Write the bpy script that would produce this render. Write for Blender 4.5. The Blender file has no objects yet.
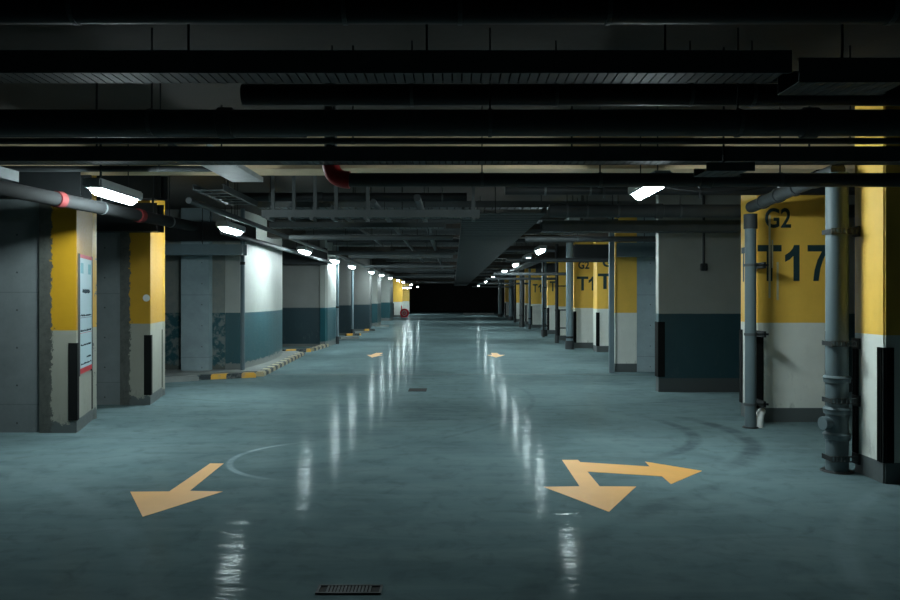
import bpy, bmesh, math, random
from mathutils import Vector, Matrix
random.seed(7)
S = bpy.context.scene
COL = S.collection
F, CX, HY, H = 750.0, 453.0, 298.0, 1.5

# ------------------------------------------------ camera, world, exposure
cam_d = bpy.data.cameras.new('camera'); cam = bpy.data.objects.new('camera', cam_d); COL.objects.link(cam)
cam.location = (0, 0, H); cam.rotation_euler = (math.pi/2, 0, 0)
cam_d.sensor_width = 36; cam_d.lens = 30; cam_d.clip_end = 300; cam_d.clip_start = 0.05
cam_d.shift_x = -3/900; cam_d.shift_y = -2/900
S.camera = cam
w = bpy.data.worlds.new('world'); S.world = w; w.use_nodes = True
w.node_tree.nodes['Background'].inputs[0].default_value = (.35, .62, .7, 1)
w.node_tree.nodes['Background'].inputs[1].default_value = 0.028
S.view_settings.view_transform = 'Standard'; S.view_settings.look = 'None'
S.view_settings.gamma = 1; S.view_settings.use_curve_mapping = False
S.view_settings.exposure = 0.0
LAMP = 205.0

# ------------------------------------------------ helpers
def G(px, py):                       # floor point seen at a place of the 900x600 frame
    Y = H*F/(py-HY); return ((px-CX)*Y/F, Y)
def wl(o):
    v = Vector((0, 0, 0))
    while o: v += o.location; o = o.parent
    return v
def tag(o, label=None, cat=None, group=None, kind=None):
    if label: o['label'] = label
    if cat: o['category'] = cat
    if group: o['group'] = group
    if kind: o['kind'] = kind
    return o
def thing(name, loc, label, cat, group=None):
    o = bpy.data.objects.new(name, None); COL.objects.link(o); o.location = loc
    o.empty_display_size = .1
    return tag(o, label, cat, group)
def obj(name, bm, mat, parent=None, origin=None, smooth=False):
    if parent: off = wl(parent)
    elif origin is not None: off = Vector(origin)
    else:
        c = [v.co for v in bm.verts]
        off = Vector(((min(v.x for v in c)+max(v.x for v in c))/2, (min(v.y for v in c)+max(v.y for v in c))/2, min(v.z for v in c)))
    bmesh.ops.translate(bm, verts=bm.verts, vec=-off)
    bmesh.ops.recalc_face_normals(bm, faces=bm.faces)
    me = bpy.data.meshes.new(name); bm.to_mesh(me); bm.free()
    me.materials.append(mat)
    if smooth:
        for p in me.polygons: p.use_smooth = True
        try: me.set_sharp_from_angle(angle=math.radians(40))
        except Exception: pass
    o = bpy.data.objects.new(name, me); COL.objects.link(o)
    if parent: o.parent = parent
    else: o.location = off
    return o
def struct(name, bm, mat, origin=None):
    o = obj(name, bm, mat, origin=origin); o['kind'] = 'structure'; return o
NB = bmesh.new
def prism(bm, pts, z0, z1):
    n = len(pts)
    a = [bm.verts.new((p[0], p[1], z0)) for p in pts]; b = [bm.verts.new((p[0], p[1], z1)) for p in pts]
    bm.faces.new(a[::-1]); bm.faces.new(b)
    for i in range(n): bm.faces.new((a[i], a[(i+1) % n], b[(i+1) % n], b[i]))
    return bm
def box(bm, x0, x1, y0, y1, z0, z1):
    return prism(bm, [(x0, y0), (x1, y0), (x1, y1), (x0, y1)], z0, z1)
def boxb(bm, x0, x1, y0, y1, z0, z1, b=.01):
    t = NB(); box(t, x0, x1, y0, y1, z0, z1)
    bmesh.ops.bevel(t, geom=t.edges[:], offset=b, segments=2, affect='EDGES')
    me = bpy.data.meshes.new('t'); t.to_mesh(me); t.free(); bm.from_mesh(me); bpy.data.meshes.remove(me)
    return bm
def tube(bm, pts, r, seg=16, cap=True):
    pts = [Vector(p) for p in pts]; rings = []
    rr = r if isinstance(r, (list, tuple)) else [r]*len(pts)
    up = None
    for i, p in enumerate(pts):
        d0 = (pts[i]-pts[i-1]).normalized() if i else (pts[1]-pts[0]).normalized()
        d1 = (pts[i+1]-pts[i]).normalized() if i < len(pts)-1 else d0
        t = (d0+d1).normalized() if (d0+d1).length > 1e-6 else d0
        if up is None: up = Vector((0, 0, 1)) if abs(t.z) < .9 else Vector((0, 1, 0))
        u = (up - t*up.dot(t))
        if u.length < 1e-4: u = t.orthogonal()
        u.normalize(); v = t.cross(u); up = u
        k = 1/max(.5, math.sqrt(max(0, (1+d0.dot(d1))/2)))
        k = min(k, 1.3)
        rings.append([bm.verts.new(p+(u*math.cos(a)+v*math.sin(a))*rr[i]*(k if i not in (0, len(pts)-1) else 1)) for a in [2*math.pi*j/seg for j in range(seg)]])
    for a, b in zip(rings, rings[1:]):
        for j in range(seg): bm.faces.new((a[j], a[(j+1) % seg], b[(j+1) % seg], b[j]))
    if cap: bm.faces.new(rings[0][::-1]); bm.faces.new(rings[-1])
    return bm
def arc_pts(a, c, b, n=6):           # bend from a to b round the corner c
    a, c, b = Vector(a), Vector(c), Vector(b)
    return [(1-t)**2*a + 2*t*(1-t)*c + t*t*b for t in [i/n for i in range(n+1)]]

# ------------------------------------------------ materials
def newmat(name):
    m = bpy.data.materials.new(name); m.use_nodes = True
    nt = m.node_tree; return m, nt, nt.nodes['Principled BSDF']
def N(nt, t, **k):
    n = nt.nodes.new(t)
    for a, b in k.items(): setattr(n, a, b)
    return n
def setv(nt, sock, v):
    if isinstance(v, bpy.types.NodeSocket): nt.links.new(v, sock)
    elif isinstance(v, tuple) and len(v) == 3 and sock.type == 'RGBA': sock.default_value = (*v, 1)
    else: sock.default_value = v
def math_(nt, op, a, b=0.0, clamp=False):
    n = N(nt, 'ShaderNodeMath', operation=op, use_clamp=clamp); setv(nt, n.inputs[0], a); setv(nt, n.inputs[1], b); return n.outputs[0]
def mix(nt, f, a, b, mode='MIX'):
    n = N(nt, 'ShaderNodeMix', data_type='RGBA', blend_type=mode); setv(nt, n.inputs[0], f); setv(nt, n.inputs[6], a); setv(nt, n.inputs[7], b); return n.outputs[2]
def noise(nt, vec, scale, detail=4, rough=.6, dist=0):
    n = N(nt, 'ShaderNodeTexNoise'); nt.links.new(vec, n.inputs['Vector'])
    n.inputs['Scale'].default_value = scale; n.inputs['Detail'].default_value = detail
    n.inputs['Roughness'].default_value = rough; n.inputs['Distortion'].default_value = dist
    return n.outputs['Fac']
def ramp(nt, v, a, b):
    n = N(nt, 'ShaderNodeMapRange'); setv(nt, n.inputs[0], v); n.inputs[1].default_value = a; n.inputs[2].default_value = b; return n.outputs[0]
def coords(nt, stretch=None):
    t = N(nt, 'ShaderNodeTexCoord').outputs['Object']
    s = N(nt, 'ShaderNodeSeparateXYZ'); nt.links.new(t, s.inputs[0])
    if stretch:
        mp = N(nt, 'ShaderNodeMapping'); nt.links.new(t, mp.inputs[0]); mp.inputs['Scale'].default_value = stretch; t = mp.outputs[0]
    return t, s.outputs
def bump(nt, bs, h, st=.2, d=.01):
    b = N(nt, 'ShaderNodeBump'); b.inputs['Strength'].default_value = st; b.inputs['Distance'].default_value = d
    nt.links.new(h, b.inputs['Height']); nt.links.new(b.outputs[0], bs.inputs['Normal'])
def plain(name, c, rough=.5, metal=0.0, var=.25, scale=6):
    m, nt, bs = newmat(name); v, _ = coords(nt)
    n = noise(nt, v, scale)
    col = mix(nt, n, tuple(x*(1-var) for x in c), tuple(min(1, x*(1+var)) for x in c))
    nt.links.new(col, bs.inputs['Base Color']); bs.inputs['Roughness'].default_value = rough; bs.inputs['Metallic'].default_value = metal; bs.inputs['Specular IOR Level'].default_value = .25
    return m
YEL = (.90, .54, .085); WHT = (.74, .76, .70); TEA = (.014, .082, .100); DGR = (.085, .10, .10); CRE = (.50, .50, .44); CON = (.155, .180, .182)
def concrete_col(nt, v, s, c=CON):
    n = noise(nt, v, 2.2, 6, .65); f = noise(nt, v, 30, 3)
    col = mix(nt, ramp(nt, n, .3, .7), tuple(x*.8 for x in c), tuple(x*1.2 for x in c))
    return mix(nt, math_(nt, 'MULTIPLY', f, .35), col, tuple(x*.75 for x in c)), n
def concrete(name, c=CON, ties=True, rough=.75):
    m, nt, bs = newmat(name); v, s = coords(nt); col, n = concrete_col(nt, v, s, c)
    if ties:                           # formwork tie holes and pour joints
        def cell(x, p): return math_(nt, 'SUBTRACT', math_(nt, 'MODULO', math_(nt, 'ADD', x, 50.25*p), p), p/2)
        dx = cell(s[0], .55); dz = cell(s[2], .42)
        d = math_(nt, 'SQRT', math_(nt, 'ADD', math_(nt, 'MULTIPLY', dx, dx), math_(nt, 'MULTIPLY', dz, dz)))
        hole = math_(nt, 'LESS_THAN', d, .011)
        joint = math_(nt, 'LESS_THAN', math_(nt, 'ABSOLUTE', cell(s[2], 1.25)), .006)
        col = mix(nt, math_(nt, 'MULTIPLY', hole, .8), col, (.02, .025, .025))
        col = mix(nt, math_(nt, 'MULTIPLY', joint, .35), col, (.05, .06, .06))
    nt.links.new(col, bs.inputs['Base Color']); bs.inputs['Roughness'].default_value = rough; bump(nt, bs, n, .25, .02)
    return m
def painted(name, top, low, zline=1.2, plinth=DGR, zp=.17, rough_left=None, ragged=0.0, scuff=.5, fade=None, blotch=None):
    """wall paint in two bands over a skirting band; rough_left: bare rough concrete left of this local x"""
    m, nt, bs = newmat(name); v, s = coords(nt)
    big = noise(nt, v, 1.7, 6, .65); fine = noise(nt, v, 26, 4)
    zz = math_(nt, 'ADD', s[2], math_(nt, 'MULTIPLY', math_(nt, 'SUBTRACT', noise(nt, v, 9, 3), .5), .006))
    col = mix(nt, math_(nt, 'GREATER_THAN', zz, zline), low, top)
    col = mix(nt, math_(nt, 'MULTIPLY', ramp(nt, big, .35, .75), .22), col, tuple(.35*x for x in WHT), 'MULTIPLY')
    # scuffs near the floor
    vs, _ = coords(nt, (3, 3, 1.2)); sc = noise(nt, vs, 2.6, 6, .7)
    low_f = ramp(nt, s[2], .95, .1)
    sm = math_(nt, 'MULTIPLY', math_(nt, 'MULTIPLY', ramp(nt, sc, .56, .70), low_f), scuff)
    col = mix(nt, sm, col, (.10, .10, .09))
    if blotch: col = mix(nt, math_(nt, 'MULTIPLY', ramp(nt, noise(nt, v, 5, 5, .7), .47, .56), blotch), col, (.20, .22, .21))
    rp = noise(nt, v, 7, 5, .7)
    if zp > 0:
        edge = math_(nt, 'ADD', s[2], math_(nt, 'MULTIPLY', math_(nt, 'SUBTRACT', rp, .5), ragged))
        col = mix(nt, math_(nt, 'LESS_THAN', edge, zp), col, plinth)
    if rough_left is not None:
        e = math_(nt, 'ADD', s[0], math_(nt, 'MULTIPLY', math_(nt, 'SUBTRACT', noise(nt, v, 8, 7, .8), .5), .26))
        cc, _n = concrete_col(nt, v, s, (.085, .09, .08))
        spots = ramp(nt, noise(nt, v, 14, 6, .8), .45, .6)
        cc = mix(nt, math_(nt, 'MULTIPLY', spots, .5), cc, (.03, .035, .032))
        col = mix(nt, math_(nt, 'LESS_THAN', e, rough_left), col, cc)
    nt.links.new(col, bs.inputs['Base Color'])
    nt.links.new(ramp(nt, fine, -1.2, 2.2), bs.inputs['Roughness'])
    bs.inputs['Roughness'].default_value = .5
    bump(nt, bs, fine, .12, .004)
    return m
M = {}
M['steel'] = plain('galvanised_steel', (.070, .080, .082), .6, .2)
M['steel_dark'] = plain('dark_steel', (.016, .019, .020), .65, .1)
M['pipe_dark'] = plain('dark_pipe', (.040, .046, .048), .6, .1)
M['pipe_matt'] = plain('matt_pipe', (.006, .007, .0075), .9, 0)
M['pipe_black'] = plain('black_pipe', (.014, .016, .017), .55, .1)
M['pipe_grey'] = plain('grey_plastic_pipe', (.095, .13, .14), .5, 0, .12)
M['post_grey'] = plain('grey_post_paint', (.13, .18, .20), .45, 0, .15)
M['rubber'] = plain('black_rubber', (.005, .006, .006), .8)
M['rubber'].node_tree.nodes['Principled BSDF'].inputs['Specular IOR Level'].default_value = .15
M['red'] = plain('red_paint', (.38, .018, .02), .45)
M['red_dull'] = plain('dull_red_paint', (.09, .008, .008), .8)
M['redbright'] = plain('bright_red_paint', (.75, .03, .05), .45)
M['text'] = plain('dark_lettering', (.018, .045, .050), .55, 0, .2, 20)
M['white_plastic'] = plain('white_plastic', (.6, .62, .6), .4)
M['housing'] = plain('lamp_housing', (.30, .32, .32), .45)
M['arrow'] = plain('orange_floor_paint', (.70, .35, .09), .5, 0, .12, 3)
M['joint'] = plain('joint_sealant', (.05, .065, .07), .5)
M['cover'] = plain('cast_iron', (.03, .035, .036), .5, .3)
M['hole'] = plain('drain_pit', (.006, .007, .007), .8)
M['poster'] = plain('poster_sheet', (.42, .56, .60), .35, 0, .06)
M['poster_red'] = plain('poster_red', (.5, .03, .04), .4)
M['poster_blue'] = plain('poster_blue', (.12, .36, .42), .4)
M['ink'] = plain('ink', (.03, .05, .06), .6)
M['drip'] = plain('pale_paint_run', (.62, .58, .42), .6)
M['concrete'] = concrete('board_concrete')
M['concrete_light'] = concrete('pale_blue_concrete', (.29, .375, .40))
M['unlit_wall'] = concrete('unlit_end_concrete', (.022, .024, .024), False)  # blackish base colour carries the darkness of the unlit far end
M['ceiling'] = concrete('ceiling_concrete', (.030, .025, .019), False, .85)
M['cream'] = concrete('cream_beam_paint', (.62, .48, .30), False, .7)
M['kerb_con'] = concrete('kerb_concrete', (.20, .22, .21), False)
M['yw'] = painted('yellow_over_grey_white', YEL, WHT, 1.2)
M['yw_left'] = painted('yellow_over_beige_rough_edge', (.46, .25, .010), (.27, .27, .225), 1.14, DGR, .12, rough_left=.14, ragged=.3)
M['yw_left2'] = painted('yellow_over_beige_side', (.42, .22, .010), (.32, .32, .27), 1.14, DGR, .14)  # side yellow toned down, the shading of that face put into the colour
M['wt_right'] = painted('white_over_teal_wall', (.26, .27, .25), (.011, .050, .063), 1.25, (.06, .07, .072), .22)
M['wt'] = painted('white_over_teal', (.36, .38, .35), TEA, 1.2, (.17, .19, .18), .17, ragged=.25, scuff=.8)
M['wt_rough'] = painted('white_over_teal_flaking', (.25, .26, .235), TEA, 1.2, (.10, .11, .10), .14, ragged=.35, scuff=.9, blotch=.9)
M['wt_shade'] = painted('white_over_teal_in_shade', (.16, .165, .155), (.007, .026, .034), 1.2, (.10, .11, .10), .08)  # white and teal paint again, with the recess shade mixed into the colours
def emis(name, c, s):
    m, nt, bs = newmat(name); bs.inputs['Base Color'].default_value = (*c, 1)
    bs.inputs['Emission Color'].default_value = (*c, 1); bs.inputs['Emission Strength'].default_value = s; return m
M['lens'] = emis('lit_lens', (.80, .97, 1.0), LAMP)
def kerbmat(name, axis=0, p=.5, c2=(.66, .36, .05)):
    m, nt, bs = newmat(name); v, s = coords(nt)
    t = math_(nt, 'MODULO', math_(nt, 'ADD', s[axis], 40*p), p)
    col = mix(nt, math_(nt, 'GREATER_THAN', t, p*.5), (.018, .03, .035), c2)
    worn = ramp(nt, noise(nt, v, 6, 6, .75), .52, .62)
    col = mix(nt, math_(nt, 'MULTIPLY', worn, .55), col, (.22, .22, .2))
    nt.links.new(col, bs.inputs['Base Color']); bs.inputs['Roughness'].default_value = .6; return m
M['kerb_x'] = kerbmat('black_yellow_kerb', 0, .50)
M['kerb_y'] = kerbmat('worn_striped_kerb', 1, .50, (.42, .36, .22))
def floormat():
    m, nt, bs = newmat('sealed_floor'); v, s = coords(nt)
    a = noise(nt, v, .55, 5, .6, .4); b = noise(nt, v, 5, 6, .65, .6)
    vs, _ = coords(nt, (.55, 3.2, 1)); c = noise(nt, vs, 1.1, 6, .7, 1.2)
    col = mix(nt, ramp(nt, a, .3, .7), (.080, .120, .126), (.128, .192, .200))
    col = mix(nt, math_(nt, 'MULTIPLY', ramp(nt, c, .42, .72), .45), col, (.17, .228, .235))
    col = mix(nt, math_(nt, 'MULTIPLY', ramp(nt, b, .5, .8), .5), col, (.044, .064, .066))
    def arc(cx, cy, r, wd, f, c, xmin=None, ymax=None, soft=.6, xmax=None, ymin=None):
        nonlocal col
        dx = math_(nt, 'SUBTRACT', s[0], cx); dy = math_(nt, 'SUBTRACT', s[1], cy)
        d = math_(nt, 'SQRT', math_(nt, 'ADD', math_(nt, 'MULTIPLY', dx, dx), math_(nt, 'MULTIPLY', dy, dy)))
        k = ramp(nt, math_(nt, 'ABSOLUTE', math_(nt, 'SUBTRACT', d, r)), wd, wd*(1-soft))
        k = math_(nt, 'MULTIPLY', k, f); k = math_(nt, 'MULTIPLY', k, ramp(nt, noise(nt, v, 3, 4), .3, .6))
        if xmin is not None: k = math_(nt, 'MULTIPLY', k, ramp(nt, s[0], xmin, xmin+.5))
        if xmax is not None: k = math_(nt, 'MULTIPLY', k, ramp(nt, s[0], xmax, xmax-.5))
        if ymax is not None: k = math_(nt, 'MULTIPLY', k, ramp(nt, s[1], ymax, ymax-.6))
        if ymin is not None: k = math_(nt, 'MULTIPLY', k, ramp(nt, s[1], ymin, ymin+.6))
        col = mix(nt, k, col, c)
    dk = (.04, .055, .06); lt = (.36, .46, .48)
    arc(.9, 8.5, 1.75, .10, .65, dk, 1.7, 9.4)      # tyre marks at the right
    arc(.9, 8.3, 2.25, .13, .7, dk, 2.3, 9.6)
    arc(-1.2, 7.0, .85, .04, .5, lt, None, 8.1, .6, -1.3)
    arc(-4.0, 11.5, 5.2, .05, .25, dk, -2)
    arc(6.5, 2.5, 4.6, .09, .14, lt, None, 6.6, .7, 4)
    arc(5.5, 1.5, 5.6, .12, .3, dk, None, 6.4, .7, 3.4)
    arc(-7.5, 1.0, 6.6, .12, .10, lt, None, 7.0)
    arc(0, 20, 9.7, .05, .3, dk)
    nt.links.new(col, bs.inputs['Base Color'])
    r = math_(nt, 'ADD', math_(nt, 'MULTIPLY', b, .16), math_(nt, 'MULTIPLY', c, .14))
    vb, _ = coords(nt, (.9, 2.6, 1)); hb = noise(nt, vb, 2.2, 3, .55, .3)
    bs.inputs['Roughness'].default_value = .9; bs.inputs['Specular IOR Level'].default_value = 0
    gl = N(nt, 'ShaderNodeBsdfGlossy'); gl.inputs['Color'].default_value = (.9, .95, .95, 1)
    nt.links.new(math_(nt, 'ADD', math_(nt, 'MULTIPLY', r, .6), .02), gl.inputs['Roughness'])
    bump(nt, gl, hb, .58, .010)
    lw = N(nt, 'ShaderNodeLayerWeight'); lw.inputs[0].default_value = .5
    fz = math_(nt, 'POWER', lw.outputs['Facing'], 6.0)
    fac = math_(nt, 'ADD', math_(nt, 'ADD', math_(nt, 'MULTIPLY', fz, .042), math_(nt, 'MULTIPLY', math_(nt, 'POWER', lw.outputs['Facing'], 18.0), .22)), .002)
    ms = N(nt, 'ShaderNodeMixShader'); nt.links.new(fac, ms.inputs[0]); nt.links.new(bs.outputs[0], ms.inputs[1]); nt.links.new(gl.outputs[0], ms.inputs[2])
    nt.links.new(ms.outputs[0], nt.nodes['Material Output'].inputs['Surface'])
    return m
M['floor'] = floormat()

# ------------------------------------------------ the setting
struct('floor', box(NB(), -12, 12, -6, 90, -.3, 0), M['floor'], origin=(0, 0, 0))
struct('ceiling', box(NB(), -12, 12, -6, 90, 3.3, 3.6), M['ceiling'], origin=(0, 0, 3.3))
struct('wall_left', box(NB(), -12.2, -12, -6, 90, 0, 3.3), M['concrete'])
struct('wall_right', box(NB(), 12, 12.2, -6, 90, 0, 3.3), M['concrete'])
struct('wall_back', box(NB(), -12, 12, 88, 88.3, 0, 3.3), M['unlit_wall'])
for i, y in enumerate([8.0, 17.0, 26.0, 35.0, 44.0, 53.0, 62.0, 71.0]):      # downstand beams
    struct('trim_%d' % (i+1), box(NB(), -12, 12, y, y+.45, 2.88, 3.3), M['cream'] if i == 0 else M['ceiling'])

def guard(parent, c, u, v, z0=.17, z1=1.1, wd=.075, t=.012, ribs=0):
    """angle strip wrapped round corner c; u and v run along the two faces away from the corner"""
    c, u, v = Vector(c), Vector(u).normalized(), Vector(v).normalized()
    bm = NB()
    prism(bm, [c-(u+v)*t, c+u*wd-v*t, c+u*wd-v*.001, c-(u+v)*.001, c+v*wd-u*.001, c+v*wd-u*t], z0, z1)
    for k in range(ribs):
        a = wd*(k+.5)/ribs
        for p, d, n in ((c+u*a, u, -v), (c+v*a, v, -u)):
            q = p+n*t
            prism(bm, [q-d*.007, q-d*.004+n*.008, q+d*.004+n*.008, q+d*.007], z0, z1)
    return obj('corner_guard', bm, M['rubber'], parent)
def text_part(parent, s, mat, x0, x1, z0, z1, origin, ux, nrm, bold=.02, name='lettering', label=None):
    """text filling the rectangle x0..x1 (along ux from origin), z0..z1, standing off the face by nrm"""
    cu = bpy.data.curves.new('t', 'FONT'); cu.body = s; cu.size = 1; cu.offset = bold; cu.extrude = .0; cu.resolution_u = 5
    to = bpy.data.objects.new('t', cu); COL.objects.link(to)
    bpy.context.view_layer.update()
    me = bpy.data.meshes.new_from_object(to.evaluated_get(bpy.context.evaluated_depsgraph_get()))
    bpy.data.objects.remove(to); bm = NB(); bm.from_mesh(me); bpy.data.meshes.remove(me)
    bmesh.ops.remove_doubles(bm, verts=bm.verts, dist=1e-5)
    r = bmesh.ops.extrude_face_region(bm, geom=bm.faces[:])
    for e in r['geom']:
        if isinstance(e, bmesh.types.BMVert): e.co.z += 1
    xs = [v.co.x for v in bm.verts]; ys = [v.co.y for v in bm.verts]
    ax, bx_, ay, by = min(xs), max(xs), min(ys), max(ys)
    o = Vector((*origin, 0)); ux = Vector((*ux, 0)).normalized(); n = Vector((*nrm, 0)).normalized()
    for v in bm.verts:
        a = x0+(v.co.x-ax)/(bx_-ax)*(x1-x0); z = z0+(v.co.y-ay)/(by-ay)*(z1-z0)
        v.co = o+ux*a+Vector((0, 0, z))+n*(.0005+.0015*v.co.z)
    ob = obj(name, bm, mat, parent)
    if label: ob['label'] = label
    return ob

GLY = {'T': [(0, 1), (1, 1), (1, .82), (.62, .82), (.62, 0), (.38, 0), (.38, .82), (0, .82)],
       '1': [(.62, 1), (1, 1), (1, 0), (.58, 0), (.58, .70), (.34, .60), (.0, .53), (.0, .72), (.30, .80), (.52, .90)],
       '7': [(0, 1), (1, 1), (1, .85), (.78, .62), (.62, .34), (.54, 0), (.28, 0), (.34, .30), (.48, .58), (.70, .82), (0, .82)]}
def glyph(parent, ch, x0, x1, z0, z1, origin, ux, nrm):
    o = Vector((*origin, 0)); ux = Vector((*ux, 0)).normalized(); n = Vector((*nrm, 0)).normalized(); bm = NB()
    P = [o+ux*(x0+a*(x1-x0))+Vector((0, 0, z0+b*(z1-z0))) for a, b in GLY[ch]]
    A_ = [bm.verts.new(p+n*.0005) for p in P]; B_ = [bm.verts.new(p+n*.002) for p in P]
    bm.faces.new(A_[::-1]); bm.faces.new(B_)
    for i in range(len(P)): bm.faces.new((A_[i], A_[(i+1) % len(P)], B_[(i+1) % len(P)], B_[i]))
    bm.normal_update()
    bmesh.ops.triangulate(bm, faces=[f for f in bm.faces if len(f.verts) > 4])
    return obj('letter', bm, M['text'], parent)

# ------------------------------------------------ right hand pillars
def pillar(x0, x1, y0, y1, label, mat='yw', guards='all', ribs=0, txt=None, top=3.3, zp=.17, group=None, kindname='pillar'):
    t = thing(kindname, (x0, y0, 0), label, 'pillar', group)
    bm = NB(); box(bm, x0, x1, y0, y1, 0, top)
    bmesh.ops.bevel(bm, geom=[e for e in bm.edges if abs(e.verts[0].co.z-e.verts[1].co.z) > 1], offset=.012, segments=2, affect='EDGES')
    obj('shaft', bm, M[mat], t)
    if guards:
        if 'a' in guards or guards == 'all': guard(t, (x0, y0), (1, 0), (0, 1), ribs=ribs)
        if 'b' in guards or guards == 'all': guard(t, (x1, y0), (-1, 0), (0, 1), ribs=ribs)
        if 'c' in guards or guards == 'all': guard(t, (x0, y1), (1, 0), (0, -1), ribs=ribs)
    return t
g = G(884, 484)
R1 = pillar(g[0], g[0]+1.0, g[1], g[1]+.45, 'yellow and white pillar cut off by the right edge, nearest of the right-hand row', guards='ac', ribs=3)
x0, y0 = G(757, 422); x1 = x0+74*y0/F; yT = y0
T17 = pillar(x0, x1, y0, y0+.52, 'yellow and white pillar marked G2 and T17 in full, behind two grey pipes')
def zat(py, Y): return H-(py-HY)*Y/F
k = y0/F
for ch, a, b in (('T', .5, 24.5), ('1', 28, 42.5), ('7', 50.5, 71)): glyph(T17, ch, a*k, b*k, zat(281, y0), zat(245, y0), (x0, y0), (1, 0), (0, -1))
text_part(T17, 'G2', M['text'], 8*k, 34*k, zat(228, y0), zat(208, y0), (x0, y0), (1, 0), (0, -1), .018)
for ch, a, b in (('T', .03, .17), ('1', .20, .29), ('7', .34, .47)): glyph(T17, ch, a, b, zat(281, y0), zat(245, y0), (x0, y0+.52), (0, -1), (-1, 0))
for a, b, z_, zz_ in ((11.5, 13.5, 298, 215), (19.5, 21.5, 300, 262), (14.5, 16, 268, 240)):
    bm = NB(); prism(bm, [(x0+a*k, y0-.004), (x0+b*k, y0-.004), (x0+b*k, y0-.001), (x0+a*k, y0-.001)], zat(z_, y0), zat(zz_, y0))
    obj('paint_run', bm, M['drip'], T17)
# white over teal wall between
xa, ya = G(658.5, 392)
wr = struct('wall_right', box(NB(), xa, 12, ya, ya+.16, 0, 3.3), M['wt_right'])
tw = thing('corner_guard', (xa, ya, .24), 'pair of black rubber guards on the edge of the white and teal wall', 'corner guard')
guard(tw, (xa, ya), (1, 0), (0, 1), .24, 1.12, .10); guard(tw, (xa, ya+.16), (1, 0), (0, -1), .24, 1.12)
# switch box with its conduit on that wall
t = thing('switch_box', (3.99, ya-.001, 1.95), 'small dark switch box under a conduit, high on the white and teal wall', 'switch box')
bm = NB(); boxb(bm, 3.94, 4.04, ya-.07, ya-.002, 1.93, 2.05, .01); obj('box_body', bm, M['steel_dark'], t)
obj('conduit', tube(NB(), [(3.99, ya-.03, 2.05), (3.99, ya-.03, 3.3)], .02, 10), M['steel_dark'], t)
# yellow pillar and pale concrete panel
xb, yb = G(615, 372); xc, _ = G(637, 372)
R4 = pillar(xb, xc, yb, yb+.5, 'yellow and white pillar next to the pale blue panel, no lettering', guards=None)
struct('wall_right', box(NB(), xc+.002, 6.2, yb+.01, yb+.45, 0, 3.3), M['concrete_light'])
RT = pillar(3.99, 4.75, 20.8, 21.35, 'yellow and white pillar with only G and T showing, behind the thin grey post', guards='a')
for ch, a, b in (('T', .03, .42), ('1', .48, .68)): glyph(RT, ch, a, b, zat(289, 20.8), zat(273.5, 20.8), (3.99, 20.8), (1, 0), (0, -1))
text_part(RT, 'G2', M['text'], .16, .60, zat(267, 20.8), zat(258, 20.8), (3.99, 20.8), (1, 0), (0, -1), .03)
RU = pillar(3.61, 4.35, 22.4, 22.9, 'yellow and white pillar lettered G2 over T1, right of the wide grey post', guards='a')
for ch, a, b in (('T', .09, .43), ('1', .44, .60)): glyph(RU, ch, a, b, zat(290.5, 22.4), zat(276.5, 22.4), (3.61, 22.4), (1, 0), (0, -1))
text_part(RU, 'G2', M['text'], .13, .46, zat(269, 22.4), zat(261, 22.4), (3.61, 22.4), (1, 0), (0, -1), .03)
far = [(3.72, 4.3, 26.6, 'narrow sunny strip of yellow pillar seen between black pipe and wide grey post'),
       (3.93, 4.55, 31.2, 'distant yellow and white pillar just left of the black standing pipe'),
       (3.90, 4.5, 37.6, 'far yellow and white pillar, third one left of the black standing pipe'),
       (4.10, 4.7, 42.5, 'far dull yellow pillar half hidden between two grey posts'),
       (3.90, 4.5, 47.5, 'bright yellow far pillar left of the darkest far post'),
       (4.02, 4.6, 58.0, 'farthest dull yellow pillar on the right, near the dark end')]
for i, (a, b, y, l) in enumerate(far):
    p = pillar(a, b, y, y+.5, l, guards='a')
    if i in (1, 2):
        
        for ch, u0, u1 in (('T', .1, .34), ('1', .38, .52)): glyph(p, ch, u0, u1, 1.78, 2.2, (a, y), (1, 0), (0, -1))

# ------------------------------------------------ left hand walls and pillars
def corner_prism(pts, mat, z1=3.3, origin=None): return struct('wall_left', prism(NB(), pts, 0, z1), mat, origin)
# first
A = Vector(G(76, 433)); B = Vector(G(92, 420)); C0 = Vector((G(36, 434)[0], A.y))
corner_prism([(-12, A.y+.03), (C0.x, A.y+.03), (C0.x, A.y+.9), (-12, A.y+.9)], M['concrete'])
def left_pillar(A, B, C0, label, side_label, sign=False):
    t = thing('pillar', (C0.x, C0.y, 0), label, 'pillar')
    bk = B.y+.12
    obj('shaft', prism(NB(), [(C0.x, C0.y), (A.x, A.y), (B.x, B.y), (B.x, bk), (C0.x, bk)], 0, 3.3), M['yw_left'], t)
    d = (B-A); n = Vector((d.y, -d.x)).normalized()      # outward to the aisle
    q = n*.006
    o = obj('side_face', prism(NB(), [A+q*.1, A+q, B+q, B+q*.1], 0, 3.3), M['yw_left2'], t)
    guard(t, A+n*.006, (-1, 0), d, .14, 1.0 if sign else .98, .09)
    guard(t, B+n*.006, -d, (-.3, 1), .14, 1.02, .06)
    return t, d, n
L1, d1, n1 = left_pillar(A, B, C0, 'yellow over beige pillar with crumbling left edge and a notice panel', '', True)
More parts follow.
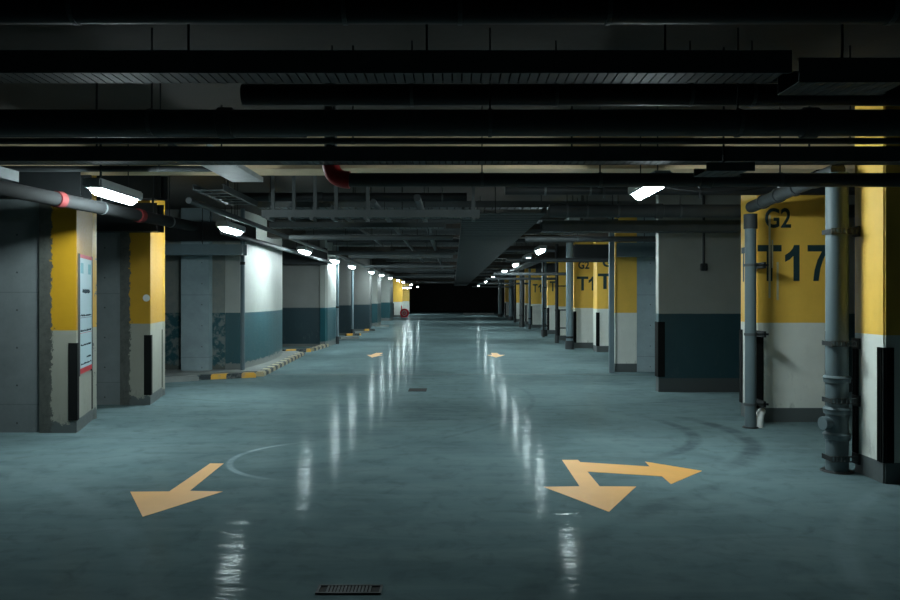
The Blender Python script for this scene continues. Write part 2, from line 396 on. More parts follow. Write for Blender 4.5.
# notice panel
D = d1.length; u = d1.normalized(); O = A+n1*.008
sg = thing('notice_board', (O.x, O.y, .5), 'tall narrow pale blue notice with red strips, fixed on the pillar side', 'sign')
def panel(a0, a1, z0, z1, mat, name, off, th=.004, parent=None):
    p, q = O+u*(a0*D)+n1*off, O+u*(a1*D)+n1*off
    return obj(name, prism(NB(), [p, q, q+n1*th, p+n1*th], z0, z1), mat, parent or sg)
zt, zb = 1.99, .64
panel(.10, .86, zb, zt, M['poster'], 'sheet', .0, .012)
panel(.07, .10, zb-.02, zt+.01, M['steel'], 'frame_strip', .0, .018); panel(.86, .89, zb-.02, zt+.01, M['steel'], 'frame_strip', .0, .018)
panel(.10, .86, zt-.035, zt+.005, M['poster_red'], 'red_header', .0125, .002)
panel(.10, .86, zb, zb+.06, M['poster_red'], 'red_footer', .0125, .002)
for a in (.16, .62): panel(a, a+.16, 1.78, 1.90, M['poster_blue'], 'blue_emblem', .0125, .002)
for z, a0, a1, h in ((1.555, .26, .70, .045), (1.29, .14, .80, .022), (1.115, .14, .80, .022), (.95, .16, .78, .022), (.80, .52, .78, .022), (.735, .18, .8, .02)):
    bm = NB(); n_ = int((a1-a0)*26); rnd = random.Random(int(z*100))
    for i in range(n_):
        p0 = O+u*((a0+(a1-a0)*i/n_)*D)+n1*.014; p1 = O+u*((a0+(a1-a0)*(i+1.1)/n_)*D)+n1*.014
        za = z+rnd.uniform(0, .4)*h; zc = z+rnd.uniform(0, .4)*h
        tube(bm, [(p0.x, p0.y, za), ((p0.x+p1.x)/2, (p0.y+p1.y)/2, z+rnd.uniform(.5, 1)*h), (p1.x, p1.y, zc)], h*.14, 5)
    obj('script_line', bm, M['ink'], sg)
panel(.12, .84, 1.272, 1.277, M['ink'], 'rule', .0125, .001); panel(.12, .84, 1.097, 1.102, M['poster_red'], 'rule', .0125, .001)
# second
A2 = Vector(G(150, 405)); B2 = Vector(G(162, 396)); C2 = Vector((G(120, 405)[0], A2.y))
corner_prism([(-12, A2.y+.03), (C2.x, A2.y+.03), (C2.x, A2.y+.9), (-12, A2.y+.9)], M['concrete'])
L2, d2, n2 = left_pillar(A2, B2, C2, 'yellow over beige pillar with a black guard, second on the left, without a notice', '')
bm = NB(); tube(bm, [(A2.x-.05, A2.y-.004, 1.5), (A2.x-.05, A2.y-.001, 1.5)], .05, 20)
obj('round_sticker', bm, M['white_plastic'], L2)
# third: rough concrete, panel, flaking corner, curved side
struct('wall_left', box(NB(), -12, -5.44, 15.25, 15.6, 0, 3.3), M['wt_rough'])
xs0, xs1 = G(181, 373)[0], G(209, 373)[0]
struct('wall_left', box(NB(), xs0, xs1, 15.0, 15.6, 0, 3.3), M['concrete_light'])
struct('wall_left', box(NB(), xs1+.002, -4.62, 15.2, 15.6, 0, 3.3), M['wt_rough'])
pts = [(-4.618, 15.22), (-4.34, 15.28)]
for i in range(0, 13):
    t_ = i/12; pts.append((-4.30-.17*t_+.16*math.sin(math.pi*t_), 15.34+4.3*t_))
pts += [(-12, 19.64), (-12, 15.605), (-4.618, 15.605)]
struct('wall_left', prism(NB(), pts, 0, 3.3), M['wt'])
# fourth .. further
struct('wall_left', prism(NB(), [(-12, 23.3), (-4.1, 23.25), (-4.1, 25.2), (-12, 25.2)], 0, 3.3), M['wt_shade'])
struct('wall_left', prism(NB(), [(-4.098, 23.1), (-3.92, 23.0), (-3.86, 23.1), (-3.84, 25.1), (-3.9, 25.2), (-4.098, 25.2)], 0, 3.3), M['wt'])
struct('wall_left', box(NB(), -12, -4.12, 30.4, 31.0, 0, 3.3), M['wt_shade'])
struct('wall_left', box(NB(), -12, -3.80, 34.3, 35.0, 0, 3.3), M['wt_shade'])
struct('wall_left', box(NB(), -12, -4.03, 40.0, 42.0, 0, 3.3), M['wt'])
struct('wall_left', box(NB(), -12, -4.2, 50.0, 52.5, 0, 3.3), M['wt'])
FL = pillar(-4.68, -3.95, 58.5, 59.1, 'farthest yellow and white pillar on the left, beside the red trolley', guards='a')
pillar(-5.0, -4.2, 72, 72.6, 'barely lit brownish pillar deep at the left of the dark end', guards=None)

# ------------------------------------------------ kerbs
def kerb(p, q, label, mat, wd=.16, h=.09, group='striped kerb stones'):
    p, q = Vector(p), Vector(q); d = (q-p); n = Vector((-d.y, d.x)).normalized()*wd
    bm = NB(); prism(bm, [p, q, q+n, p+n], 0, h)
    bmesh.ops.bevel(bm, geom=[e for e in bm.edges if e.verts[0].co.z > h-.001 and e.verts[1].co.z > h-.001], offset=.02, segments=2, affect='EDGES')
    t = obj('kerb', bm, M[mat]); tag(t, label, 'kerb'); return t
kerb(G(200, 380), G(256, 377.5), 'yellow and black kerb facing the camera, in front of the flaking teal corner', 'kerb_x')
kerb(G(264, 376.4), G(305, 354.8), 'worn striped kerb running away along the curved teal wall', 'kerb_y')
kerb(G(160, 383), G(199, 380.7), 'plain grey kerb left of the yellow and black kerb', 'kerb_con')
struct('trim_9', prism(NB(), [(-5.6, 14.35), G(262, 373.5), G(300, 353.5), (-4.5, 20.9), (-12, 20.9), (-12, 14.4)], 0, .05), M['kerb_con'])
kerb(G(284, 353), G(311, 352), 'short yellow and black kerb at the mouth of the dark bay', 'kerb_x')
kerb(G(314, 351.2), G(329, 346.5), 'short worn kerb running back to the white wall edge', 'kerb_y')
kerb(G(341, 339.5), G(359, 338.5), 'grey kerb below the third dark bay on the left', 'kerb_con')
kerb(G(347, 336), G(361, 335.5), 'yellow kerb behind the grey kerb on the left', 'kerb_x')
kerb(G(355, 333.5), G(368, 333), 'pale kerb farther along the left wall', 'kerb_con')
kerb(G(365, 331), G(375, 330.8), 'far yellow kerb near the bright white wall', 'kerb_x')
kerb(G(376, 327), G(389, 326.8), 'far pale kerb under the bright white wall', 'kerb_con')
kerb(G(463, 314.5), G(494, 314.5), 'long thin pale kerb across the dark far end', 'kerb_con', h=.14)

# ------------------------------------------------ floor markings and covers
def mark(pts, label, name='arrow_marking', cat='floor arrow', mat='arrow', h=.002):
    bm = NB(); prism(bm, [G(*p) for p in pts], .0003, h); return tag(obj(name, bm, M[mat]), label, cat)
mark([(130.2, 491.9), (169.3, 491.6), (210.2, 463.5), (223.6, 463.6), (189.8, 491), (222.7, 491.7), (142.7, 517)][::-1],
     'single-headed orange arrow painted on the floor at the left')
mark([(562, 460), (578, 460), (580.2, 462.2), (649.7, 466.6), (645, 461.7), (702, 471), (671, 484.3), (662, 476.5), (587.4, 471.7),
      (599.7, 486.4), (636.2, 486.7), (609, 512), (543.7, 487), (579.6, 486.4)][::-1], 'two-headed orange arrow painted on the floor at the right')
mark([(371, 355), (376, 353), (383, 353), (379, 355), (383, 355), (372, 357.5), (367, 355)][::-1], 'faint distant orange arrow on the left lane')
mark([(491, 353), (497, 353), (500, 355), (505, 355), (496, 357.5), (487, 355), (492, 355)][::-1], 'faint distant orange arrow on the right lane')
bm = NB(); p = G(262, 374.5)[1]; box(bm, -3.6, 4.6, p, p+.05, .0003, .0015); tag(obj('floor_joint', bm, M['joint']), 'thin dark joint line running across the floor', 'floor joint')
# drain cover, bottom of the picture
x0_, y1_ = G(319, 586); x1_, y0_ = G(381, 594.5)
t = thing('drain_grate', ((x0_+x1_)/2, (y0_+y1_)/2, 0), 'slotted iron drain grate in the floor nearest the camera', 'drain')
bm = NB()
for a, b, c, d in ((x0_, x1_, y1_-.012, y1_), (x0_, x1_, y0_, y0_+.012), (x0_, x0_+.012, y0_+.012, y1_-.012), (x1_-.012, x1_, y0_+.012, y1_-.012)): box(bm, a, b, c, d, 0.0005, .008)
obj('frame', bm, M['cover'], t)
bm = NB(); box(bm, x0_+.012, x1_-.012, y0_+.012, y1_-.012, .0003, .002); obj('pit', bm, M['hole'], t)
n_ = 13; bm = NB()
for i in range(n_):
    a = x0_+.05+(x1_-x0_-.10)*i/n_; box(bm, a, a+.010, y0_+.014, y1_-.014, .002, .007)
obj('grate_bars', bm, M['steel'], t)
bm = NB(); a, b = G(408, 391.5); c, d = G(427, 389); boxb(bm, a, c, b, d+.06, .0003, .006, .002)
tag(obj('floor_hatch', bm, M['hole']), 'small dark rectangular hatch in mid floor', 'hatch')

# ------------------------------------------------ standing pipes on the right
QX, QY, qr = (750.5-CX)*8.68/F, 8.68, .063
PX, PY = (837-CX)*6.5/F, 6.5; r = 11*6.5/F
t = thing('drain_pipe', (PX, PY, 0), 'thick grey standing drain pipe with strapped collars beside the nearest right pillar', 'pipe')
obj('pipe_body', tube(NB(), [(PX, PY, 0), (PX, PY, 2.42)]+[(PX, PY, 2.58)], r*.96, 24), M['pipe_grey'], t, smooth=True)
for z in (.80, .53, .31):
    obj('coupling', tube(NB(), [(PX, PY, z-.035), (PX, PY, z-.03), (PX, PY, z+.0), (PX, PY, z+.012), (PX, PY, z+.03)], [r*1.02, r*1.12, r*1.14, r*1.22, r*1.03], 24), M['pipe_grey'], t, smooth=True)
up_ = Vector((PX, PY+r, 2.60)); uq = Vector((QX-.0, QY-.02, 2.55))
obj('upper_pipe', tube(NB(), [(PX, PY-.02, 2.61), up_, uq], .066, 20), M['pipe_dark'], t, smooth=True)
for q in (.12, .35, .58, .80):
    c = up_.lerp(uq, q); obj('coupling', tube(NB(), [c, c.lerp(uq, .06)], .080, 20), M['pipe_dark'], t, smooth=True)
cp = obj('inspection_branch', tube(NB(), [(PX-.03, PY, .42), (PX-r-.02, PY-.03, .42)], .052, 20), M['pipe_grey'], t, smooth=True)
obj('cap', tube(NB(), [(PX-r-.02, PY-.028, .42), (PX-r-.05, PY-.036, .42)], [.060, .056], 20), M['pipe_grey'], cp, smooth=True)
obj('base_collar', tube(NB(), [(PX, PY, .001), (PX, PY, .012)], [r*1.45, r*1.3], 24), M['pipe_black'], t)
def strap(z, xa, xb, yf, parent):
    bm = NB()
    box(bm, xa, xb, yf-.012, yf, z+.017, z+.026); box(bm, xa, xb, yf-.012, yf, z-.026, z-.017)
    n = max(3, int((xb-xa)/.03))
    for i in range(n+1):
        a = xa+(xb-xa-.010)*i/n; box(bm, a, a+.010, yf-.012, yf, z-.017, z+.017)
    return obj('pipe_clamp', bm, M['steel'], parent)
for z in (2.07, 1.11, .62, .125):
    s_ = strap(z, PX-r-.01, R1.location.x-.004, PY-r-.004, t)
    obj('strap_end', box(NB(), PX-r-.012, PX-r-.002, PY-r, PY+.05, z-.02, z+.02), M['steel_dark'], s_)
    obj('bracket_foot', box(NB(), R1.location.x-.03, R1.location.x-.006, PY-r-.02, PY-.02, z-.045, z+.045), M['steel_dark'], s_)
# thinner one in front of T17
t = thing('drain_pipe', (QX, QY, 0), 'thinner grey standing pipe in front of the T17 pillar', 'pipe')
obj('pipe_body', tube(NB(), [(QX, QY, 0), (QX, QY, 2.44)], qr, 20), M['pipe_grey'], t, smooth=True)
for z in (1.88, 1.08, .27):
    c_ = obj('pipe_clamp', tube(NB(), [(QX, QY, z-.015), (QX, QY, z+.015)], qr+.008, 20), M['steel'], t)
    bm = NB(); box(bm, QX+qr, QX+qr+.14, QY-.02, QY+.01, z-.012, z+.012); box(bm, QX+qr+.08, QX+qr+.11, QY-.02, yT-.002, z-.035, z+.035); obj('clamp_arm', bm, M['steel_dark'], c_)
obj('base_collar', tube(NB(), [(QX, QY, .001), (QX, QY, .015)], [qr*1.5, qr*1.3], 20), M['pipe_black'], t)
obj('white_elbow', tube(NB(), arc_pts((QX+.10, QY, 0), (QX+.10, QY, .16), (QX+.18, QY+.12, .17)), .045, 16), M['white_plastic'], t, smooth=True)['label'] = 'white plastic elbow at the pipe foot'
obj('coupling', tube(NB(), [(QX, QY, 2.30), (QX, QY, 2.47)], qr*1.2, 20), M['pipe_dark'], t, smooth=True)
# other standing pipes and posts
def standing(x, y, r, label, mat='post_grey', clamps=(.5, 1.1, 1.9), square=False, arm=0, group=None, foot=True):
    ispost = 'post' in label.split(',')[0].split()[:5]
    t = thing('steel_post' if ispost else 'service_pipe', (x, y, 0), label, 'post' if ispost else 'pipe', None)
    if square: obj('pipe_body', boxb(NB(), x-r, x+r, y-r, y+r, 0, 3.3, .008), M[mat], t)
    else: obj('pipe_body', tube(NB(), [(x, y, 0), (x, y, 3.3)], r, 16), M[mat], t, smooth=True)
    for z in clamps:
        bm = NB(); tube(bm, [(x, y, z-.03), (x, y, z+.03)], r*(1.12 if not square else 1.45), 16)
        if arm: box(bm, x, x+arm, y-.02, y+.02, z-.02, z+.02)
        obj('pipe_clamp', bm, M['steel_dark'], t)
    if not foot: return t
    bm = NB(); tube(bm, [(x, y, .001), (x, y, .25)], r*1.25 if not square else r*1.5, 16); obj('foot_sleeve', bm, M['pipe_dark'], t)
    return t
standing((611.5-CX)*15.0/F, 15.0, .05, 'thin pale grey post directly left of the unlettered yellow pillar', square=True, clamps=(), foot=False)
standing(3.42, 22.0, .105, 'wide grey post directly left of the G2 T1 pillar', clamps=(.35,))
standing(3.46, 25.0, .055, 'black standing pipe with side brackets, left of the wide grey post', 'pipe_black', arm=.3)
standing(3.60, 29.6, .10, 'grey post left of the distant pillar beside the black pipe', clamps=(.4,))
standing(3.45, 28.6, .04, 'thin black pipe hugging the second grey post', 'pipe_black', arm=.12)
standing(3.70, 36.2, .06, 'narrow grey post left of the third far pillar', clamps=(.5,))
standing(3.56, 38.8, .12, 'dark thick post in the far row on the right', 'pipe_dark', clamps=(.6,))
standing(3.80, 46.0, .07, 'far black post among the yellow far pillars', 'pipe_black', clamps=(1.4,))
standing(3.92, 51.0, .13, 'pale far post right of the last yellow pillar', clamps=())
standing(3.75, 59.5, .16, 'palest last post beside the dark far end', clamps=())
standing(-4.24, 15.12, .045, 'grey pipe running up the teal corner on the left', clamps=(2.2,), foot=False)
standing(-3.76, 24.4, .045, 'slim pale pipe on the edge of the white and teal wall', 'post_grey', clamps=(1.2,))
standing(-4.05, 30.2, .05, 'slim pale pipe between the two dark left bays', 'post_grey', clamps=())
# horizontal pipe stub by the left pillar (wall conduit above dark bay)

# ------------------------------------------------ red trolley at the far left
x, y = G(404.5, 317.8)
t = thing('hose_reel', (x, y, 0), 'small bright red hose reel standing far down the left side', 'hose reel')
def ring(bm, yy0, yy1, ro, ri, zc, n=28):
    L_ = []
    for (r_, yy) in ((ro, yy0), (ro, yy1), (ri, yy1), (ri, yy0)):
        L_.append([bm.verts.new((x+math.cos(2*math.pi*i/n)*r_, yy, zc+math.sin(2*math.pi*i/n)*r_)) for i in range(n)])
    for q in range(4):
        for i in range(n): bm.faces.new((L_[q][i], L_[q][(i+1) % n], L_[(q+1) % 4][(i+1) % n], L_[(q+1) % 4][i]))
    return bm
zc = .36
obj('flange', ring(NB(), y-.16, y-.13, .34, .07, zc), M['redbright'], t); obj('flange', ring(NB(), y+.13, y+.16, .34, .07, zc), M['redbright'], t)
obj('wound_hose', ring(NB(), y-.129, y+.129, .29, .07, zc), M['redbright'], t)
obj('axle', tube(NB(), [(x, y-.22, zc), (x, y+.22, zc)], .055, 14), M['housing'], t)
obj('stand', tube(NB(), [(x-.25, y-.2, .02), (x, y-.2, zc), (x+.25, y-.2, .02)], .02, 8), M['redbright'], t)
obj('stand', tube(NB(), [(x-.25, y+.2, .02), (x, y+.2, zc), (x+.25, y+.2, .02)], .02, 8), M['redbright'], t)
obj('post', tube(NB(), [(x-.22, y+.21, .02), (x-.24, y+.21, .92)], .035, 10), M['redbright'], t)
mark_ = ring(NB(), y-.166, y-.161, .20, .15, zc); obj('pale_ring', mark_, M['white_plastic'], t)

# ------------------------------------------------ lamps
def make_lamp(x, y, z=2.5, L=.88, w_=.125):
    t = thing('ceiling_lamp', (x, y, z), '', 'lamp', 'ceiling lamps along the aisle')
    bm = NB(); boxb(bm, x-w_/2-.025, x+w_/2+.025, y-L/2-.04, y+L/2+.04, z+.03, z+.12, .015); obj('housing', bm, M['housing'], t)
    bm = NB(); n = 8; pts = []                    # rounded lens, fuller in the middle
    for sgn, cy in ((1, y+L/2-w_/2), (-1, y-L/2+w_/2)):
        for i in range(n+1):
            a = math.pi*i/n; pts.append((x+sgn*math.cos(a)*w_/2, cy+sgn*math.sin(a)*w_/2))
    def inset(k): return [(x+(px_-x)*(1-k*.03/(w_/2)), y+(py_-y)*(1-k*.03/(L/2))) for px_, py_ in pts]
    R_ = [[bm.verts.new((a_, b_, zz)) for a_, b_ in inset(k_)] for k_, zz in ((0, z+.029), (.35, z+.004), (1, z-.020), (1.45, z-.027))]
    for q0, q1 in zip(R_, R_[1:]):
        for i in range(len(pts)): bm.faces.new((q0[i], q0[(i+1) % len(pts)], q1[(i+1) % len(pts)], q1[i]))
    bm.faces.new(R_[0]); bm.faces.new(R_[-1][::-1])
    obj('lens', bm, M['lens'], t, smooth=True)
    for s in (-1, 1): obj('hanger_rod', tube(NB(), [(x, y+s*L*.35, z+.12), (x, y+s*L*.35, 3.3)], .006, 6), M['steel_dark'], t)
    return t
right = [(1.84, 7.05), (1.90, 12.2), (1.90, 16.3), (1.94, 19.7), (1.93, 23.1), (1.96, 28.6), (1.98, 31.9), (2.0, 37.5), (2.05, 46.9), (2.1, 62)]
left = [(-3.36, 7.45), (-3.34, 11.3), (-3.28, 16.6), (-3.28, 20.8), (-3.32, 24.6), (-3.24, 29.8), (-3.2, 33.6), (-3.2, 38.2), (-3.2, 43.8), (-3.2, 48.4), (-3.2, 57.5), (-3.2, 68)]
ordn = ['nearest', 'second', 'third', 'fourth', 'fifth', 'sixth', 'seventh', 'eighth', 'ninth', 'tenth', 'eleventh', 'twelfth']
L0 = make_lamp(*right[0]); lamps = []
def label_lamp(o, side, i):
    o['label'] = ('%s lit lamp hanging over the %s lane, counted from the camera' % (ordn[i], side)) if i else 'big bright lamp hanging nearest the camera over the %s lane' % side
label_lamp(L0, 'right', 0)
for side, lst in (('right', right), ('left', left)):
    for i, (x, y) in enumerate(lst):
        if side == 'right' and i == 0: continue
        c = L0.copy(); COL.objects.link(c); c.location = (x, y, 2.5 if y != 12.2 else 2.66)
        if y == 12.2: c['label'] = 'raised lit lamp tucked behind the tray at the top of the white and teal wall'
        else: label_lamp(c, side, i-1 if side == 'right' else i)
        for ch in list(L0.children):
            d = ch.copy(); COL.objects.link(d); d.parent = c

c = L0.copy(); COL.objects.link(c); c.location = (-4.3, 69, 2.42); c.rotation_euler.z = math.pi/2; c['label'] = 'lit lamp turned crosswise at the far left, beside the dark end'
for ch in list(L0.children):
    d = ch.copy(); COL.objects.link(d); d.parent = c

# ------------------------------------------------ overhead services
CE = 3.3
def rod(parent, x, y, z, r=.006): return obj('hanger_rod', tube(NB(), [(x, y, z), (x, y, CE)], r, 6), M['steel_dark'], parent)
def tray(p, q, wd, h, z, label, mat='steel', perf=True, rods=True, step=.12, group=None, rodstep=1.5, name='cable_tray'):
    """U-shaped cable tray between two floor points p and q, underside at z"""
    p, q = Vector(p), Vector(q); d = (q-p); L = d.length; d.normalize(); n = Vector((-d.y, d.x))*wd
    t = thing(name, (p.x, p.y, z), label, 'cable tray', group)
    th = Vector((-d.y, d.x))*.006
    for o in (Vector((0, 0)), n-th):
        bm = NB(); prism(bm, [p+o, q+o, q+o+th, p+o+th], z, z+h)
        lip = Vector((-d.y, d.x))*.02*(1 if o.length < .01 else -1)
        a = p+o+(th if o.length < .01 else Vector((0, 0))); b = q+o+(th if o.length < .01 else Vector((0, 0)))
        prism(bm, [a, b, b+lip, a+lip], z+h-.004, z+h)
        obj('side_rail', bm, M[mat], t)
    bm = NB(); k = int(L/step)
    for i in range(k):
        a = p+th+d*(i*step); b = a+d*(step*(.84 if perf else .3)); m_ = n-th*2
        prism(bm, [a, b, b+m_, a+m_], z+.001, z+.006)
    e = n*.12
    for o in (th, n-th-e):
        prism(bm, [p+o, q+o, q+o+e, p+o+e], z+.006, z+.009)
    obj('tray_bottom', bm, M[mat], t)
    if rods:
        k = max(1, int(L/rodstep))
        for i in range(k):
            a = p+d*(L*(i+.5)/k)+n*.5
            bm = NB(); tube(bm, [(a.x, a.y, z+.009), (a.x, a.y, CE)], .008, 6); obj('hanger_rod', bm, M['steel_dark'], t)
    return t
def pipe(p, q, r, label, mat='pipe_dark', couplings=(), rods=(), cmat=None, name='service_pipe', extra=None, group=None):
    p, q = Vector(p), Vector(q)
    t = thing(name, p, label, 'pipe', group)
    obj('pipe_body', tube(NB(), [p, q], r, 20), M[mat], t, smooth=True)
    d = (q-p).normalized()
    for f in couplings:
        c = p+(q-p)*f; obj('coupling', tube(NB(), [c-d*.05, c-d*.045, c+d*.045, c+d*.05], [r*1.04, r*1.16, r*1.16, r*1.04], 20), M[cmat or mat], t, smooth=True)
    for f in rods:
        c = p+(q-p)*f
        bm = NB(); tube(bm, [c-d*.012, c+d*.012], r*1.08, 20); cl = obj('pipe_clamp', bm, M['steel'], t)
        obj('hanger_rod', tube(NB(), [(c.x, c.y, c.z+r), (c.x, c.y, CE)], .006, 6), M['steel_dark'], cl)
    return t
def zy(py, Y): return H+(HY-py)*Y/F
def xw(px, Y): return (px-CX)*Y/F
def fr(xs, Y, a, b): return [(xw(x, Y)-a)/(b-a) for x in xs]
W = 5.4
# near zone, from the camera outwards
Y = 3.9; pipe((-W, Y, zy(10, Y)), (W, Y, zy(10, Y)), .07, 'black pipe crossing along the very top edge of the picture', 'pipe_black', rods=fr((75, 345, 460, 608, 890), Y, -W, W))
Y = 4.6; tray((-W, Y), (xw(792, Y), Y), .22, .14, zy(73, Y), 'wide grey cable tray crossing the whole ceiling, topmost and nearest', step=.06, rodstep=1.3)
tray((xw(792, Y)+.02, Y-.05), (xw(792, Y)+.7, Y-.05), .30, .15, zy(83, Y)-.01, 'short pale cable tray piece at the upper right end of the topmost tray', step=.06)
Y = 5.25; pipe((xw(243, Y), Y, zy(95, Y)), (W, Y, zy(95, Y)), .075, 'black pipe above the thick pipe, starting left of centre', 'pipe_black', rods=fr((412, 556, 690, 752), Y, xw(243, Y), W))
Y = 5.0; pipe((-W, Y, zy(123, Y)), (W, Y, zy(123, Y)), .088, 'thick dark pipe crossing the whole ceiling under the topmost tray', 'pipe_dark', couplings=(.12, .36, .72), rods=fr((152, 490, 738), Y, -W, W))
Y = 5.35; pipe((-W, Y, zy(141, Y)), (W, Y, zy(141, Y)), .022, 'thin conduit just under the thick dark pipe', 'pipe_dark', rods=fr((332, 353, 850), Y, -W, W))
Y = 5.6; tray((-W, Y), (W, Y), .17, .11, zy(161, Y), 'grey cable tray with perforated underside, level below the thick pipe', step=.05, rodstep=1.6)
tray((xw(695, 5.5), 5.25), (xw(695, 5.5)+.34, 5.25), .28, .06, zy(163, 5.5)-.10, 'short pale tray piece hanging under the perforated tray at the right', step=.06)
Y = 5.86
t = pipe((xw(346, Y), Y, zy(180, Y)), (W, Y, zy(180, Y)), .055, 'long pipe with a red elbow, lowest of the pipes crossing near the camera', 'pipe_dark', couplings=(.45, .93), rods=fr((482, 600, 780), Y, xw(346, Y), W))
xe = xw(346, Y); ze = zy(180, Y)
obj('red_elbow', tube(NB(), [tuple(v) for v in arc_pts((xe+.03, Y, ze), (xe-.12, Y, ze), (xe-.12, Y, ze+.14), 8)]+[(xe-.12, Y, ze+.17)], .068, 20), M['red'], t, smooth=True)['label'] = 'dark red elbow'
obj('riser', tube(NB(), [(xe-.12, Y, ze+.17), (xe-.12, Y, CE)], .05, 16), M['pipe_dark'], t, smooth=True)
# left sloping pipe with red couplings
tray((-6.2, 9.75), (-3.80, 9.75), .25, .32, 2.80, 'upper tray hiding the top of the second left pillar', 'steel_dark', step=.1)
tray((-6.2, 10.08), (-3.98, 10.08), .25, .38, 2.40, 'tray across the top of the second left pillar', 'steel_dark', step=.1)
tray((-7.5, 7.95), (-3.95, 7.95), .25, .26, 2.58, 'tray across the top of the notice pillar, behind the red-coupled pipe', 'steel_dark', step=.1)
p = Vector((-3.98, 5.9, 2.45)); q = Vector((-3.45, 9.95, 2.45))
t = pipe(p, q, .068, 'grey pipe with red couplings running back along the left side, over the first pillar', 'pipe_matt', couplings=(.33, .68), cmat='red_dull', rods=(.1, .5, .85))
tray((-2.60, 8.5), (-2.60, 10.0), .35, .07, 2.72, 'ladder tray running back above the left lane lamps', step=.25, perf=False)
tray((-2.0, 6.1), (-2.0, 7.9), .32, .05, 2.72, 'pale corrugated tray piece left of the red elbow', 'housing', step=.05)
tray((-4.05, 5.85), (-4.05, 7.0), .3, .10, 2.58, 'broad tray stub above the notice pillar', step=.08)
Y = 9.0
t = tray((-2.3, Y), (.32, Y), .22, .09, 2.47, 'tray on a row of upright channel hangers, left of centre', rods=False, step=.07)
for x in (-2.22, -1.96, -1.70, -1.44, -1.05, .25):
    bm = NB(); box(bm, x-.02, x+.02, Y+.225, Y+.265, 2.47, CE); box(bm, x-.02, x+.02, Y-.01, Y+.265, 2.44, 2.469); obj('channel_hanger', bm, M['steel'], t)
tray((1.17, 9.4), (1.17, 66), 1.05, .08, 2.56, 'very long wide ladder tray running down the middle of the ceiling', 'steel_dark', step=.30, rodstep=4, perf=True)
Y = 8.75; pipe((xw(505, Y), Y, 2.76), (6.5, Y, 2.76), .06, 'dark pipe over the top of the T17 pillar', 'pipe_black', rods=fr((545, 590), Y, xw(505, Y), 6.5))
Y = 9.75; pipe((1.25, Y, zy(211, Y)), (6, Y, zy(211, Y)), .085, 'fat dark pipe crossing behind the right lamp', 'pipe_dark', couplings=(.3,), rods=fr((567, 587, 618, 680), Y, 1.25, 6))
tray((1.3, 10.9), (5.5, 10.9), .3, .16, 2.47, 'cable tray along the top of the white and teal wall', step=.1)
tray((3.25, 14.7), (4.3, 14.7), .20, .28, 2.31, 'low grey tray crossing over the thin post and unlettered yellow pillar', 'post_grey', step=.1)
pipe((1.3, 13.5, 2.56), (6, 13.5, 2.56), .05, 'pipe crossing above the low grey tray', 'pipe_dark', rods=(.2, .5))
# cream plaster strip hanging duct end seen through the pipes
bm = NB(); boxb(bm, xw(575, 12.3), xw(592, 12.3), 12.25, 12.6, zy(230, 12.25), zy(226, 12.25)+.05, .01)
t = tag(obj('junction_box', bm, M['cream']), 'small cream box among the pipes right of centre', 'junction box')
obj('hanger_rod', tube(NB(), [(xw(583, 12.3), 12.4, 2.70), (xw(583, 12.3), 12.4, CE)], .01, 6), M['steel_dark'], t)
# left tray over the teal corner
tray((-5.6, 14.2), (-3.98, 14.2), .28, .20, 2.32, 'grey tray crossing over the flaking teal corner', 'post_grey', step=.1)
pipe((-3.82, 12.4, 2.60), (-3.70, 22.8, 2.58), .045, 'long pipe following the left lamps above the teal walls', 'pipe_dark', couplings=(.1, .5), rods=(.05, .4, .8))
pipe((-3.03, 8.6, 2.62), (-3.03, 45, 2.62), .035, 'slim pipe running back right of the left lamps', 'pipe_dark', rods=(.05, .15, .3, .5))
tray((2.75, 22), (2.75, 55), .30, .08, 2.62, 'tray running back right of the right lamps', 'steel_dark', step=.3, rodstep=4)
# crossing services further down the aisle
kinds = ['black pipe', 'grey pipe', 'thin conduit', 'cable tray', 'narrow tray']
y = 10.2; i = 0; placed = []
words = ['first', 'second', 'third', 'fourth', 'fifth', 'sixth', 'seventh', 'eighth', 'ninth', 'tenth', 'eleventh', 'twelfth', 'thirteenth', 'fourteenth', 'fifteenth',
         'sixteenth', 'seventeenth', 'eighteenth', 'nineteenth', 'twentieth', 'twenty-first', 'twenty-second', 'twenty-third', 'twenty-fourth', 'twenty-fifth', 'twenty-sixth', 'twenty-seventh', 'twenty-eighth']
beams = [8.0, 17.0, 26.0, 35.0, 44.0, 53.0, 62.0, 71.0]
while y < 70 and i < 28:
    if any(b-.4 < y < b+.6 for b in beams): y += .5; continue
    kd = [0, 3, 1, 2, 4][i % 5]
    a = random.uniform(-3.2, -1.6) if i % 2 else -3.15
    b = random.uniform(-.2, 1.0) if i % 3 == 0 else 2.9
    lbl = '%s crossing the aisle ceiling, %s from the camera behind the channel hangers' % (kinds[kd], words[i])
    if kd in (3, 4):
        z = random.uniform(2.86, 2.98) if i % 2 else random.uniform(2.84, 2.9)
        tray((a, y), (b, y), .3 if kd == 3 else .15, .10, z, lbl, step=.12, rodstep=2.2)
    else:
        r_ = (.06, .045, .02)[kd]; z = random.uniform(2.84, 3.05)
        pipe((a, y, z), (b, y, z), r_, lbl, ('pipe_black', 'pipe_dark', 'steel')[kd], couplings=(.4,), rods=(.2, .6, .9))
    y += random.uniform(.9, 1.5)*(1+y/45); i += 1
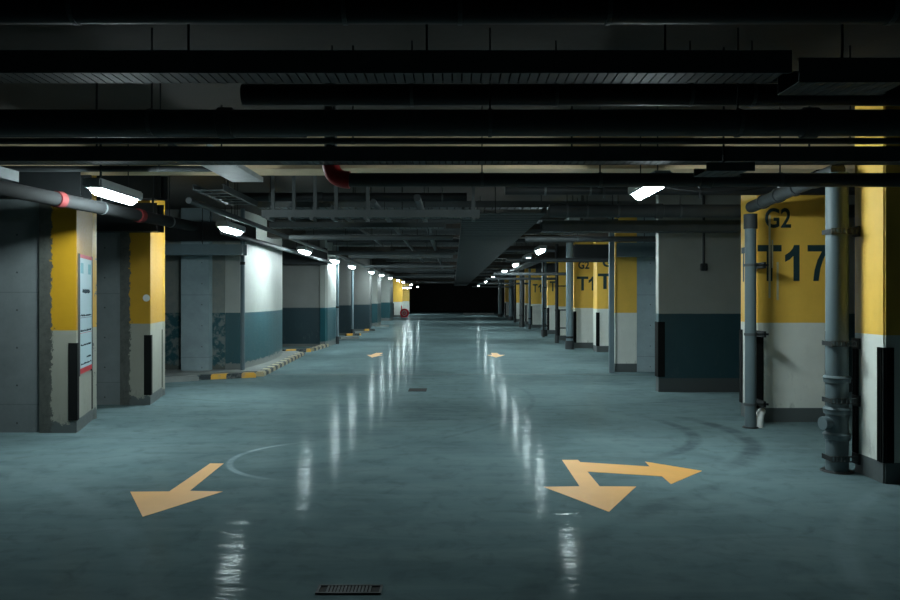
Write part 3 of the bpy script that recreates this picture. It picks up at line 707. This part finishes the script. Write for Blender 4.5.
# lower crossings left of the middle tray
for j, (y, a, b, z, kd) in enumerate([(10.6, -2.6, -.1, 2.50, 't'), (11.9, -2.6, 0, 2.46, 'p'), (13.0, -2.5, .0, 2.52, 't'), (15.6, -2.6, .05, 2.44, 'p'), (18.6, -2.6, .0, 2.5, 't'), (21.8, -2.6, .0, 2.42, 'p'), (27.8, -2.6, .05, 2.5, 't'), (33.0, -2.6, .05, 2.44, 'p')]):
    l = '%s low crossing %s between left lamps and middle tray' % (words[j], 'tray' if kd == 't' else 'pipe')
    if kd == 't': tray((a, y), (b, y), .22, .07, z, l, step=.08, rodstep=1.2)
    else: pipe((a, y, z), (b, y, z), .04, l, 'steel', couplings=(.35,), rods=(.15, .5, .85))
for j, (y, z) in enumerate([(18.4, 2.50), (24.0, 2.34), (30.0, 2.34), (39.0, 2.32), (50.0, 2.32)]):
    pipe((1.3, y, z-.07), (5.2, y, z-.07), .05, '%s pipe reaching out over the right-hand posts beyond the low grey tray' % words[j], 'pipe_dark', rods=(.1, .65))
pipe((-5.2, 6.15, 2.84), (-1.2, 6.15, 2.84), .025, 'thin conduit crossing in front of the corrugated tray piece', 'pipe_dark', rods=(.3, .7))
pipe((-5.2, 7.55, 2.80), (-2.4, 7.55, 2.80), .03, 'thin conduit crossing just before the cream beam at the left', 'pipe_dark', rods=(.2, .8))
for j, (x, y0_, y1_) in enumerate([(-1.55, 9.4, 16.5), (-1.0, 9.4, 25.0), (-.45, 9.4, 33.0)]):
    pipe((x, y0_, 2.66+.05*j), (x, y1_, 2.66+.05*j), .025+.01*j, '%s of three slim conduits running back left of the middle tray' % ('leftmost', 'middle one', 'rightmost')[j], 'pipe_dark', rods=(.1, .35, .7))
tray((-5.6, 14.55), (-3.9, 14.55), .30, .36, 2.62, 'deep dark tray above the grey tray over the flaking teal corner', 'steel_dark', step=.1)
tray((-5.6, 22.4), (-3.8, 22.4), .30, .5, 2.50, 'deep dark tray over the second dark bay on the left', 'steel_dark', step=.1)
tray((3.2, 19.7), (5.2, 19.7), .30, .42, 2.49, 'deep dark tray over the two pillars lettered G2', 'steel_dark', step=.1)
tray((3.4, 30.6), (5.2, 30.6), .25, .42, 2.50, 'deep dark tray over the distant pillars at the right', 'steel_dark', step=.1)
# sprinkler heads
for j, (px, Y, py) in enumerate([(153, 9.4, 222), (604, 8.6, 198), (700, 8.6, 198)]):
    x, z = xw(px, Y), zy(py, Y)
    t = thing('sprinkler', (x, Y, z), 'small sprinkler head on a thin drop pipe, %s' % ['right of the notice pillar', 'left of the big right lamp', 'right of the big right lamp'][j], 'sprinkler')
    obj('drop_pipe', tube(NB(), [(x, Y, z+.03), (x, Y, CE)], .012, 8), M['steel_dark'], t)
    obj('sprinkler_head', tube(NB(), [(x, Y, z), (x, Y, z+.005), (x, Y, z+.01), (x, Y, z+.035)], [.022, .022, .008, .016], 12), M['steel'], t)
# loose cable draped near the right lamp
pts = []
for i in range(13):
    s_ = i/12; pts.append((1.85+1.55*s_, 7.3+.2*s_, 2.62-.10*math.sin(math.pi*s_)+.05*s_))
tag(obj('cable', tube(NB(), pts, .008, 6), M['rubber']), 'loose black cable sagging to the right of the big right lamp', 'cable')
